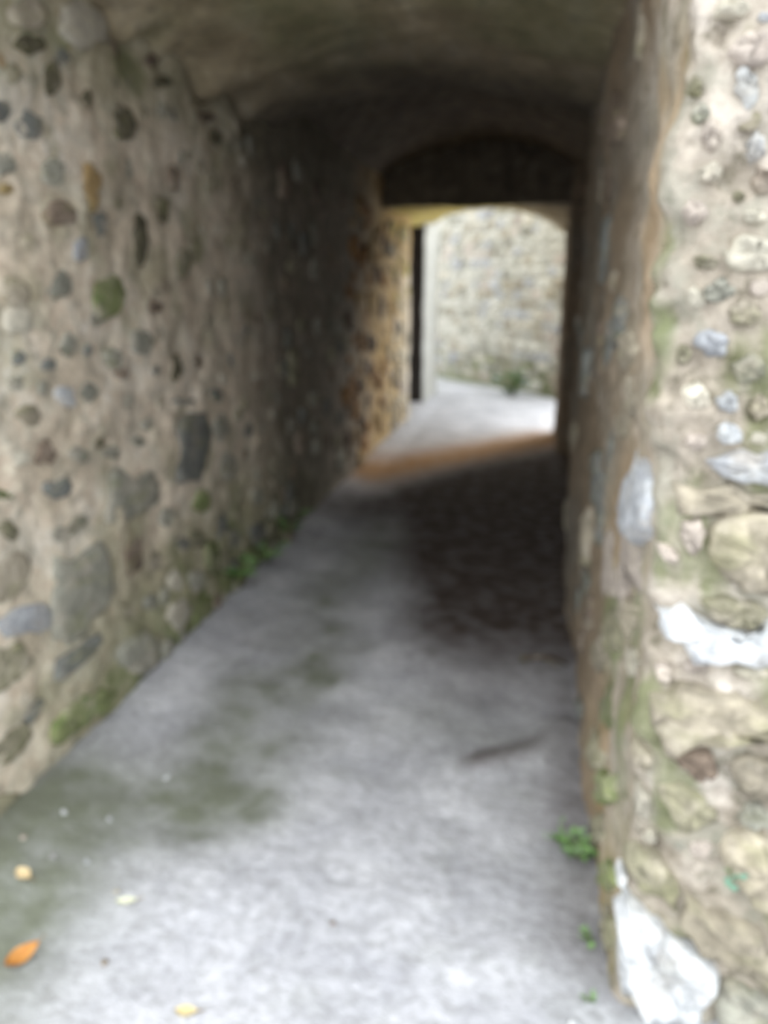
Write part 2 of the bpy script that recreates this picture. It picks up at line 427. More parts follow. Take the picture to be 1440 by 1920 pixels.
# ------------------------------------------------------------------ stones bedded in the walls
LEFT_STONES = [
 ('dark',[(2.384,2.278),(2.363,2.256),(2.31,2.232),(2.261,2.22),(2.214,2.224),(2.224,2.242),(2.269,2.271),(2.317,2.277),(2.35,2.287)]),
 ('slate',[(2.54,2.281),(2.515,2.26),(2.492,2.249),(2.463,2.241),(2.441,2.247),(2.444,2.266),(2.472,2.29),(2.501,2.299),(2.531,2.296)]),
 ('dark',[(2.456,2.2),(2.441,2.165),(2.406,2.143),(2.376,2.135),(2.363,2.163),(2.361,2.194),(2.396,2.229),(2.426,2.25),(2.461,2.234)]),
 ('olive',[(2.246,2.164),(2.225,2.144),(2.2,2.125),(2.174,2.13),(2.162,2.136),(2.166,2.152),(2.175,2.164),(2.21,2.179),(2.226,2.174)]),
 ('ochre',[(2.18,2.182),(2.169,2.166),(2.147,2.158),(2.126,2.157),(2.122,2.161),(2.117,2.171),(2.134,2.191),(2.153,2.195),(2.163,2.189)]),
 ('slate',[(2.315,2.041),(2.291,2.006),(2.248,1.988),(2.187,1.984),(2.171,2.003),(2.185,2.031),(2.207,2.046),(2.267,2.064),(2.31,2.062)]),
 ('slate',[(2.162,2.049),(2.148,2.033),(2.116,2.01),(2.094,2.012),(2.085,2.023),(2.088,2.044),(2.105,2.062),(2.132,2.078),(2.154,2.065)]),
 ('dark',[(2.619,2.176),(2.614,2.156),(2.598,2.144),(2.579,2.15),(2.571,2.157),(2.569,2.177),(2.587,2.187),(2.608,2.207),(2.619,2.194)]),
 ('dark',[(2.919,2.15),(2.886,2.104),(2.819,2.089),(2.766,2.073),(2.734,2.096),(2.74,2.137),(2.779,2.181),(2.841,2.192),(2.881,2.193)]),
 ('grey',[(2.38,1.916),(2.379,1.892),(2.324,1.87),(2.276,1.868),(2.261,1.886),(2.264,1.919),(2.277,1.931),(2.346,1.959),(2.406,1.953)]),
 ('grey',[(2.159,1.91),(2.136,1.881),(2.103,1.873),(2.073,1.864),(2.061,1.887),(2.053,1.908),(2.089,1.929),(2.118,1.939),(2.148,1.928)]),
 ('ochre',[(2.131,1.84),(2.126,1.827),(2.103,1.821),(2.085,1.82),(2.057,1.824),(2.064,1.836),(2.082,1.85),(2.109,1.854),(2.123,1.847)]),
 ('ochre',[(2.59,1.903),(2.572,1.857),(2.53,1.815),(2.491,1.85),(2.461,1.87),(2.491,1.915),(2.512,1.961),(2.558,1.965),(2.597,1.947)]),
 ('brown',[(2.412,1.802),(2.385,1.77),(2.326,1.76),(2.265,1.753),(2.231,1.772),(2.261,1.798),(2.292,1.827),(2.335,1.833),(2.374,1.819)]),
 ('slate',[(2.628,1.791),(2.62,1.772),(2.575,1.738),(2.546,1.754),(2.528,1.771),(2.525,1.794),(2.556,1.809),(2.593,1.82),(2.63,1.815)]),
 ('olive',[(2.75,1.868),(2.72,1.853),(2.7,1.842),(2.676,1.845),(2.666,1.853),(2.65,1.863),(2.678,1.881),(2.71,1.88),(2.726,1.875)]),
 ('dark',[(3.146,1.881),(3.135,1.847),(3.067,1.818),(2.998,1.821),(2.986,1.838),(2.97,1.881),(3.013,1.913),(3.085,1.933),(3.154,1.924)]),
 ('dark',[(2.915,1.753),(2.891,1.708),(2.854,1.655),(2.809,1.668),(2.809,1.719),(2.788,1.766),(2.836,1.838),(2.883,1.844),(2.92,1.813)]),
 ('moss',[(2.713,1.555),(2.687,1.515),(2.591,1.473),(2.505,1.476),(2.488,1.537),(2.475,1.583),(2.526,1.599),(2.61,1.617),(2.694,1.612)]),
 ('grey',[(2.339,1.579),(2.327,1.555),(2.294,1.544),(2.25,1.532),(2.218,1.561),(2.248,1.594),(2.268,1.611),(2.309,1.624),(2.335,1.609)]),
 ('tan',[(2.121,1.557),(2.108,1.529),(2.056,1.517),(2.024,1.525),(1.996,1.546),(2.013,1.57),(2.031,1.594),(2.074,1.583),(2.098,1.584)]),
 ('blue',[(2.444,1.69),(2.445,1.667),(2.408,1.653),(2.379,1.642),(2.366,1.669),(2.379,1.705),(2.396,1.72),(2.428,1.745),(2.458,1.729)]),
 ('brown',[(3.003,1.503),(2.991,1.482),(2.943,1.48),(2.898,1.479),(2.874,1.494),(2.886,1.514),(2.896,1.531),(2.951,1.523),(3.01,1.526)]),
 ('grey',[(2.336,1.39),(2.327,1.372),(2.29,1.358),(2.267,1.368),(2.244,1.385),(2.263,1.407),(2.268,1.418),(2.306,1.432),(2.335,1.406)]),
 ('grey',[(2.919,1.371),(2.889,1.351),(2.81,1.334),(2.743,1.351),(2.737,1.369),(2.733,1.393),(2.762,1.419),(2.825,1.408),(2.884,1.399)]),
 ('slate',[(2.077,1.369),(2.059,1.358),(2.044,1.353),(2.024,1.353),(2.015,1.366),(2.02,1.379),(2.034,1.393),(2.052,1.394),(2.066,1.386)]),
 ('slate',[(2.215,1.338),(2.212,1.322),(2.187,1.323),(2.163,1.324),(2.143,1.338),(2.157,1.351),(2.171,1.363),(2.192,1.359),(2.221,1.355)]),
 ('grey',[(2.673,1.326),(2.663,1.304),(2.614,1.295),(2.568,1.314),(2.542,1.326),(2.541,1.348),(2.58,1.363),(2.624,1.356),(2.661,1.349)]),
 ('dark',[(3.146,1.241),(3.118,1.212),(3.097,1.194),(3.07,1.195),(3.042,1.228),(3.066,1.27),(3.083,1.279),(3.116,1.306),(3.131,1.269)]),
 ('olive',[(3.298,1.69),(3.245,1.638),(3.213,1.62),(3.161,1.617),(3.133,1.658),(3.161,1.709),(3.195,1.739),(3.234,1.743),(3.267,1.735)]),
 ('olive',[(3.495,1.744),(3.467,1.71),(3.407,1.685),(3.333,1.692),(3.308,1.715),(3.335,1.756),(3.362,1.796),(3.423,1.785),(3.461,1.792)]),
 ('dark',[(3.785,2.267),(3.779,2.226),(3.704,2.216),(3.63,2.209),(3.623,2.222),(3.627,2.254),(3.647,2.281),(3.714,2.293),(3.774,2.288)]),
 ('brown',[(3.151,2.433),(3.126,2.412),(3.094,2.398),(3.064,2.392),(3.035,2.396),(3.051,2.412),(3.061,2.424),(3.1,2.439),(3.131,2.436)]),
 ('dark',[(3.248,2.375),(3.233,2.359),(3.183,2.342),(3.13,2.324),(3.073,2.327),(3.062,2.338),(3.135,2.366),(3.185,2.387),(3.258,2.391)]),
 ('brown',[(3.683,2.455),(3.651,2.422),(3.566,2.384),(3.467,2.38),(3.422,2.384),(3.441,2.413),(3.457,2.436),(3.594,2.477),(3.674,2.482)]),
 ('dark',[(3.777,2.421),(3.737,2.395),(3.686,2.379),(3.606,2.362),(3.555,2.362),(3.552,2.379),(3.604,2.404),(3.69,2.439),(3.741,2.437)]),
 ('brown',[(3.718,2.336),(3.695,2.319),(3.601,2.291),(3.53,2.281),(3.465,2.281),(3.449,2.294),(3.524,2.316),(3.601,2.331),(3.66,2.34)]),
 ('tan',[(2.19,1.699),(2.165,1.682),(2.148,1.672),(2.129,1.673),(2.118,1.686),(2.112,1.703),(2.136,1.72),(2.158,1.716),(2.177,1.714)]),
 ('pale',[(2.756,2.431),(2.751,2.384),(2.622,2.328),(2.535,2.319),(2.485,2.337),(2.49,2.373),(2.546,2.432),(2.646,2.462),(2.735,2.47)]),
 ('tan',[(2.411,2.359),(2.395,2.337),(2.323,2.299),(2.263,2.287),(2.221,2.288),(2.218,2.315),(2.263,2.342),(2.341,2.38),(2.395,2.374)]),
 ('pale',[(2.123,1.477),(2.115,1.453),(2.068,1.441),(2.027,1.441),(1.999,1.465),(1.999,1.496),(2.039,1.521),(2.083,1.531),(2.115,1.5)]),
 ('slate',[(3.266,1.087),(3.263,1.079),(3.171,1.081),(3.105,1.091),(3.02,1.114),(3.058,1.119),(3.11,1.121),(3.181,1.111),(3.267,1.097)]),
 ('slate',[(3.067,1.042),(3.348,1.019),(3.424,0.901),(3.332,0.843),(3.252,0.724),(3.0,0.764)]),
 ('grey',[(2.523,0.941),(2.869,0.852),(2.866,0.718),(2.654,0.712),(2.502,0.704),(2.445,0.747)]),
 ('slate',[(2.266,0.923),(2.241,0.909),(2.19,0.907),(2.151,0.924),(2.124,0.946),(2.114,0.972),(2.16,0.972),(2.204,0.981),(2.256,0.953)]),
 ('grey',[(2.118,0.821),(2.328,0.823),(2.355,0.782),(2.22,0.768),(2.122,0.782)]),
 ('grey',[(2.114,0.739),(2.305,0.7),(2.426,0.644),(2.439,0.491),(2.258,0.454),(2.231,0.405),(2.06,0.468),(2.067,0.62)]),
 ('brown',[(2.576,0.647),(2.687,0.676),(2.689,0.487),(2.548,0.494)]),
 ('tan',[(1.857,0.82),(1.997,0.795),(1.953,0.681),(1.829,0.681),(1.791,0.724),(1.81,0.814)]),
 ('blue',[(1.832,0.652),(2.008,0.622),(2.058,0.577),(2.032,0.505),(1.828,0.589)]),
 ('slate',[(2.044,0.388),(2.302,0.391),(2.35,0.316),(2.042,0.317)]),
 ('olive',[(1.761,0.581),(1.901,0.528),(1.96,0.438),(1.835,0.42),(1.734,0.452)]),
 ('slate',[(1.902,0.329),(2.001,0.291),(1.941,0.237),(1.88,0.273)]),
 ('grey',[(2.434,0.248),(2.541,0.274),(2.715,0.183),(2.749,0.044),(2.579,0.07),(2.451,0.166)]),
 ('moss',[(1.981,0.132),(2.026,0.205),(2.183,0.186),(2.406,0.097),(2.356,0.045),(2.13,0.091),(2.006,0.107)]),
 ('pale',[(2.988,0.317),(2.983,0.293),(2.935,0.296),(2.878,0.329),(2.871,0.343),(2.879,0.377),(2.908,0.39),(2.953,0.388),(3.009,0.34)]),
 ('pale',[(3.018,0.156),(2.973,0.138),(2.907,0.124),(2.86,0.166),(2.808,0.224),(2.838,0.249),(2.862,0.266),(2.932,0.26),(2.991,0.205)]),
 ('tan',[(2.874,0.462),(2.867,0.441),(2.815,0.441),(2.749,0.463),(2.723,0.501),(2.748,0.522),(2.771,0.534),(2.825,0.517),(2.876,0.482)]),
 ('grey',[(3.006,0.611),(2.99,0.591),(2.942,0.586),(2.897,0.603),(2.852,0.634),(2.859,0.669),(2.913,0.681),(2.958,0.668),(3.004,0.641)]),
 ('olive',[(2.58,0.35),(2.558,0.341),(2.511,0.346),(2.476,0.36),(2.459,0.387),(2.451,0.416),(2.485,0.422),(2.52,0.405),(2.545,0.389)]),
 ('grey',[(2.371,1.017),(2.354,1.0),(2.319,1.001),(2.279,1.018),(2.262,1.032),(2.248,1.053),(2.289,1.064),(2.326,1.053),(2.359,1.035)]),
 ('brown',[(2.19,1.06),(2.173,1.038),(2.139,1.043),(2.099,1.043),(2.094,1.068),(2.103,1.091),(2.113,1.108),(2.151,1.115),(2.177,1.082)]),
 ('blue',[(2.31,1.224),(2.317,1.201),(2.27,1.198),(2.228,1.209),(2.213,1.221),(2.205,1.246),(2.232,1.269),(2.283,1.262),(2.309,1.254)]),
 ('grey',[(2.459,1.224),(2.428,1.205),(2.402,1.197),(2.371,1.204),(2.346,1.228),(2.363,1.247),(2.375,1.267),(2.418,1.262),(2.448,1.242)]),
 ('pale',[(2.751,1.158),(2.738,1.136),(2.692,1.132),(2.651,1.142),(2.62,1.163),(2.618,1.189),(2.656,1.197),(2.701,1.196),(2.73,1.188)]),
 ('dark',[(2.486,1.04),(2.478,1.029),(2.459,1.025),(2.435,1.024),(2.426,1.044),(2.434,1.059),(2.449,1.07),(2.468,1.071),(2.489,1.053)]),
 ('grey',[(2.891,1.04),(2.882,1.021),(2.847,1.023),(2.805,1.029),(2.786,1.048),(2.803,1.066),(2.82,1.07),(2.86,1.08),(2.893,1.059)]),
 ('grey',[(2.82,0.981),(2.808,0.971),(2.765,0.972),(2.734,0.975),(2.701,0.998),(2.701,1.01),(2.739,1.011),(2.772,1.008),(2.8,0.994)]),
 ('grey',[(2.589,0.981),(2.583,0.971),(2.547,0.97),(2.505,0.983),(2.481,0.993),(2.48,1.012),(2.508,1.017),(2.555,1.016),(2.593,0.996)]),
 ('moss',[(1.979,0.973),(1.965,0.965),(1.93,0.973),(1.894,0.985),(1.855,0.999),(1.855,1.011),(1.899,1.005),(1.936,0.998),(1.972,0.983)]),
 ('olive',[(1.978,0.864),(1.949,0.848),(1.915,0.858),(1.875,0.869),(1.862,0.889),(1.869,0.906),(1.889,0.915),(1.925,0.914),(1.948,0.89)]),
 ('moss',[(3.342,0.605),(3.347,0.577),(3.278,0.565),(3.208,0.586),(3.166,0.637),(3.195,0.662),(3.239,0.677),(3.288,0.679),(3.333,0.648)]),
 ('dark',[(4.285,0.537),(4.282,0.515),(4.224,0.512),(4.161,0.539),(4.15,0.555),(4.137,0.585),(4.175,0.588),(4.234,0.587),(4.29,0.563)]),
 ('slate',[(4.005,0.825),(3.977,0.8),(3.929,0.802),(3.882,0.807),(3.837,0.841),(3.855,0.867),(3.894,0.891),(3.937,0.883),(3.977,0.865)]),
 ('slate',[(3.57,1.079),(3.573,1.058),(3.521,1.045),(3.478,1.058),(3.452,1.084),(3.45,1.105),(3.498,1.111),(3.531,1.108),(3.574,1.095)]),
 ('olive',[(3.272,0.432),(3.257,0.396),(3.189,0.408),(3.137,0.429),(3.102,0.465),(3.096,0.505),(3.134,0.522),(3.199,0.497),(3.24,0.466)]),
 ('slate',[(3.56,0.413),(3.535,0.389),(3.471,0.366),(3.399,0.401),(3.393,0.44),(3.358,0.488),(3.42,0.5),(3.499,0.502),(3.538,0.464)]),
 ('grey',[(3.242,0.226),(3.202,0.215),(3.124,0.213),(3.07,0.247),(3.042,0.285),(3.04,0.321),(3.07,0.336),(3.141,0.308),(3.208,0.271)]),
 ('olive',[(3.364,0.152),(3.372,0.104),(3.305,0.119),(3.231,0.161),(3.225,0.186),(3.202,0.238),(3.246,0.24),(3.318,0.232),(3.364,0.198)]),
 ('grey',[(3.732,0.287),(3.704,0.266),(3.645,0.264),(3.569,0.282),(3.565,0.324),(3.535,0.371),(3.583,0.381),(3.657,0.366),(3.703,0.326)]),
 ('slate',[(4.07,0.213),(4.023,0.175),(3.966,0.165),(3.898,0.21),(3.859,0.259),(3.822,0.307),(3.911,0.325),(3.983,0.299),(4.063,0.259)]),
 ('grey',[(4.087,0.433),(4.086,0.39),(3.999,0.416),(3.926,0.428),(3.897,0.461),(3.884,0.502),(3.922,0.522),(4.004,0.508),(4.055,0.475)]),
 ('olive',[(1.724,0.294),(1.844,0.275),(1.905,0.247),(1.908,0.197),(1.799,0.183),(1.708,0.216)]),
 ('olive',[(1.69,0.13),(1.781,0.092),(1.821,0.035),(1.765,0.018),(1.672,0.043)]),
 ('grey',[(2.774,0.307),(2.765,0.283),(2.738,0.29),(2.701,0.307),(2.676,0.336),(2.684,0.357),(2.698,0.369),(2.748,0.359),(2.791,0.332)]),
 ('slate',[(3.104,0.459),(3.076,0.445),(3.043,0.446),(3.007,0.464),(2.974,0.489),(2.972,0.512),(3.016,0.523),(3.052,0.504),(3.083,0.487)]),
 ('grey',[(3.719,0.7),(3.684,0.648),(3.622,0.635),(3.545,0.673),(3.481,0.725),(3.526,0.772),(3.558,0.811),(3.649,0.773),(3.706,0.745)]),
 ('grey',[(3.605,0.915),(3.59,0.887),(3.51,0.859),(3.455,0.882),(3.405,0.926),(3.422,0.963),(3.479,0.983),(3.532,0.994),(3.571,0.954)]),
 ('tan',[(2.143,1.188),(2.121,1.166),(2.087,1.162),(2.05,1.179),(2.041,1.193),(2.024,1.213),(2.069,1.23),(2.1,1.231),(2.124,1.209)]),
 ('pale',[(2.051,1.072),(2.033,1.06),(2.012,1.058),(1.987,1.059),(1.977,1.077),(1.963,1.099),(1.998,1.112),(2.02,1.107),(2.047,1.088)]),
 ('grey',[(2.054,1.296),(2.056,1.277),(2.029,1.279),(2.009,1.279),(2.001,1.293),(1.999,1.31),(2.017,1.317),(2.038,1.322),(2.061,1.311)]),
 ('brown',[(2.708,1.264),(2.698,1.254),(2.668,1.243),(2.633,1.252),(2.603,1.266),(2.605,1.28),(2.644,1.288),(2.68,1.294),(2.697,1.276)]),
 ('grey',[(2.544,1.465),(2.522,1.452),(2.496,1.442),(2.475,1.449),(2.459,1.459),(2.457,1.476),(2.483,1.487),(2.505,1.484),(2.527,1.481)]),
 ('slate',[(2.444,1.371),(2.429,1.358),(2.413,1.355),(2.388,1.358),(2.381,1.368),(2.388,1.38),(2.395,1.387),(2.42,1.391),(2.432,1.38)]),
]
FACE_STONES = [
 ('blue',[(0.325,1.27),(0.428,1.28),(0.482,1.27),(0.488,1.231),(0.38,1.225),(0.324,1.255)]),
 ('tan',[(0.273,1.217),(0.367,1.224),(0.435,1.206),(0.492,1.202),(0.495,1.177),(0.44,1.185),(0.334,1.16),(0.286,1.161)]),
 ('tan',[(0.338,1.151),(0.441,1.18),(0.512,1.183),(0.534,1.024),(0.461,1.019),(0.389,1.034),(0.341,1.088)]),
 ('pink',[(0.29,1.15),(0.324,1.16),(0.332,1.104),(0.314,1.084),(0.29,1.12)]),
 ('pink',[(0.295,1.083),(0.291,1.073),(0.28,1.071),(0.268,1.073),(0.265,1.077),(0.26,1.085),(0.266,1.097),(0.277,1.097),(0.284,1.091)]),
 ('white',[(0.269,0.966),(0.31,0.988),(0.362,0.956),(0.434,0.942),(0.465,0.969),(0.507,0.954),(0.504,0.909),(0.456,0.88),(0.372,0.872),(0.318,0.908),(0.281,0.925)]),
 ('olive',[(0.33,1.007),(0.396,1.015),(0.455,0.993),(0.449,0.971),(0.427,0.953),(0.368,0.964)]),
 ('white',[(0.359,1.371),(0.36,1.358),(0.35,1.353),(0.335,1.358),(0.327,1.364),(0.322,1.377),(0.333,1.382),(0.344,1.392),(0.355,1.382)]),
 ('white',[(0.374,1.314),(0.37,1.301),(0.356,1.299),(0.344,1.297),(0.334,1.306),(0.333,1.32),(0.339,1.333),(0.353,1.332),(0.362,1.33)]),
 ('tan',[(0.271,0.79),(0.324,0.823),(0.417,0.822),(0.492,0.778),(0.55,0.778),(0.559,0.709),(0.428,0.727),(0.373,0.707),(0.302,0.683),(0.276,0.729)]),
 ('brown',[(0.303,0.678),(0.382,0.701),(0.411,0.643),(0.391,0.622),(0.343,0.64)]),
 ('olive',[(0.3,0.597),(0.386,0.584),(0.426,0.542),(0.418,0.512),(0.364,0.47),(0.326,0.529)]),
 ('tan',[(0.416,0.672),(0.504,0.682),(0.562,0.686),(0.575,0.59),(0.471,0.586),(0.443,0.629)]),
 ('grey',[(0.526,0.546),(0.522,0.524),(0.503,0.517),(0.482,0.513),(0.466,0.528),(0.473,0.547),(0.48,0.567),(0.495,0.57),(0.51,0.559)]),
 ('tan',[(0.447,0.497),(0.527,0.499),(0.589,0.492),(0.614,0.311),(0.551,0.314),(0.484,0.384),(0.434,0.436)]),
 ('olive',[(0.267,0.422),(0.326,0.4),(0.372,0.341),(0.372,0.267),(0.326,0.312),(0.275,0.33)]),
 ('tan',[(0.379,0.333),(0.499,0.285),(0.562,0.224),(0.63,0.19),(0.644,0.092),(0.576,0.115),(0.493,0.164),(0.407,0.205),(0.377,0.264)]),
 ('white',[(0.248,0.247),(0.266,0.293),(0.284,0.28),(0.369,0.214),(0.444,0.169),(0.47,0.087),(0.452,-0.02),(0.366,-0.02),(0.326,-0.02),(0.271,0.07)]),
 ('grey',[(0.473,0.109),(0.518,0.118),(0.581,0.081),(0.647,0.064),(0.644,-0.02),(0.488,-0.02)]),
 ('white',[(0.261,0.339),(0.26,0.33),(0.256,0.325),(0.25,0.32),(0.243,0.33),(0.245,0.343),(0.248,0.349),(0.253,0.355),(0.258,0.35)]),
 ('white',[(0.336,1.864),(0.336,1.842),(0.324,1.832),(0.313,1.839),(0.302,1.857),(0.303,1.876),(0.305,1.895),(0.319,1.886),(0.325,1.886)]),
 ('white',[(0.351,1.773),(0.354,1.763),(0.344,1.757),(0.335,1.752),(0.327,1.766),(0.327,1.783),(0.331,1.79),(0.339,1.801),(0.351,1.792)]),
 ('brown',[(0.382,1.728),(0.382,1.712),(0.369,1.709),(0.355,1.708),(0.345,1.721),(0.346,1.737),(0.346,1.75),(0.364,1.744),(0.381,1.746)]),
 ('olive',[(0.334,1.703),(0.334,1.699),(0.327,1.695),(0.322,1.697),(0.315,1.701),(0.318,1.707),(0.318,1.71),(0.325,1.713),(0.333,1.707)]),
 ('olive',[(0.305,1.603),(0.301,1.597),(0.287,1.592),(0.272,1.595),(0.27,1.6),(0.267,1.606),(0.272,1.613),(0.285,1.611),(0.297,1.609)]),
 ('olive',[(0.279,1.448),(0.274,1.438),(0.268,1.433),(0.26,1.432),(0.254,1.442),(0.253,1.453),(0.257,1.466),(0.264,1.467),(0.271,1.462)]),
 ('pale',[(0.392,1.612),(0.395,1.588),(0.368,1.586),(0.342,1.585),(0.315,1.604),(0.324,1.624),(0.335,1.645),(0.359,1.641),(0.392,1.638)]),
 ('blue',[(0.332,1.472),(0.332,1.457),(0.315,1.448),(0.294,1.458),(0.282,1.464),(0.279,1.479),(0.292,1.491),(0.31,1.489),(0.324,1.486)]),
 ('grey',[(0.333,1.557),(0.323,1.545),(0.314,1.538),(0.3,1.537),(0.281,1.549),(0.289,1.565),(0.297,1.568),(0.31,1.579),(0.322,1.566)]),
 ('pink',[(0.364,1.919),(0.345,1.901),(0.332,1.895),(0.307,1.895),(0.287,1.913),(0.294,1.932),(0.308,1.943),(0.327,1.943),(0.343,1.938)]),
 ('pale',[(0.312,1.977),(0.307,1.97),(0.292,1.966),(0.269,1.969),(0.26,1.976),(0.265,1.985),(0.27,1.994),(0.289,1.989),(0.299,1.989)]),
 ('olive',[(0.253,1.875),(0.254,1.86),(0.247,1.861),(0.239,1.864),(0.237,1.869),(0.236,1.881),(0.237,1.89),(0.244,1.89),(0.25,1.884)]),
 ('grey',[(0.266,1.832),(0.262,1.82),(0.256,1.815),(0.25,1.816),(0.242,1.827),(0.244,1.837),(0.245,1.845),(0.253,1.848),(0.261,1.839)]),
 ('grey',[(0.396,1.427),(0.394,1.415),(0.382,1.409),(0.369,1.402),(0.35,1.419),(0.344,1.434),(0.363,1.445),(0.375,1.455),(0.396,1.442)]),
 ('pink',[(0.288,1.795),(0.286,1.783),(0.278,1.773),(0.264,1.782),(0.258,1.79),(0.258,1.803),(0.259,1.813),(0.275,1.817),(0.285,1.809)]),
 ('pale',[(0.296,1.739),(0.291,1.729),(0.284,1.726),(0.271,1.726),(0.262,1.733),(0.259,1.744),(0.267,1.752),(0.279,1.76),(0.288,1.753)]),
 ('pale',[(0.373,1.671),(0.371,1.665),(0.358,1.66),(0.347,1.662),(0.336,1.669),(0.332,1.677),(0.343,1.681),(0.355,1.68),(0.364,1.679)]),
 ('pink',[(0.28,1.681),(0.271,1.668),(0.265,1.661),(0.256,1.663),(0.247,1.674),(0.241,1.689),(0.25,1.703),(0.262,1.697),(0.272,1.694)]),
 ('pale',[(0.288,1.543),(0.29,1.531),(0.279,1.526),(0.269,1.53),(0.263,1.539),(0.261,1.549),(0.265,1.561),(0.275,1.56),(0.284,1.555)]),
 ('tan',[(0.38,1.517),(0.379,1.507),(0.362,1.497),(0.345,1.5),(0.331,1.508),(0.327,1.526),(0.338,1.534),(0.357,1.542),(0.374,1.528)]),
 ('pale',[(0.309,1.379),(0.309,1.367),(0.297,1.36),(0.284,1.358),(0.272,1.37),(0.268,1.386),(0.278,1.399),(0.291,1.405),(0.304,1.39)]),
 ('pink',[(0.316,1.303),(0.316,1.295),(0.304,1.285),(0.293,1.286),(0.278,1.296),(0.283,1.307),(0.29,1.315),(0.301,1.315),(0.315,1.312)]),
 ('tan',[(0.415,1.363),(0.417,1.345),(0.405,1.341),(0.397,1.334),(0.385,1.352),(0.387,1.374),(0.388,1.381),(0.4,1.384),(0.409,1.38)]),
 ('pink',[(0.302,0.846),(0.3,0.836),(0.292,0.824),(0.278,0.828),(0.275,0.837),(0.27,0.85),(0.278,0.855),(0.29,0.859),(0.3,0.856)]),
 ('pink',[(0.369,0.864),(0.364,0.854),(0.35,0.846),(0.337,0.848),(0.326,0.854),(0.32,0.864),(0.334,0.871),(0.346,0.88),(0.364,0.875)]),
 ('pale',[(0.478,0.862),(0.462,0.855),(0.449,0.847),(0.434,0.849),(0.424,0.853),(0.412,0.861),(0.424,0.868),(0.447,0.871),(0.468,0.871)]),
 ('tan',[(0.288,0.641),(0.282,0.622),(0.275,0.61),(0.266,0.618),(0.252,0.628),(0.255,0.643),(0.26,0.661),(0.271,0.659),(0.278,0.657)]),
 ('pale',[(0.29,0.539),(0.292,0.522),(0.285,0.505),(0.273,0.513),(0.265,0.527),(0.267,0.544),(0.271,0.559),(0.279,0.564),(0.286,0.562)]),
 ('pale',[(0.314,0.451),(0.314,0.443),(0.307,0.437),(0.294,0.436),(0.288,0.443),(0.291,0.452),(0.294,0.463),(0.304,0.466),(0.313,0.461)]),
]
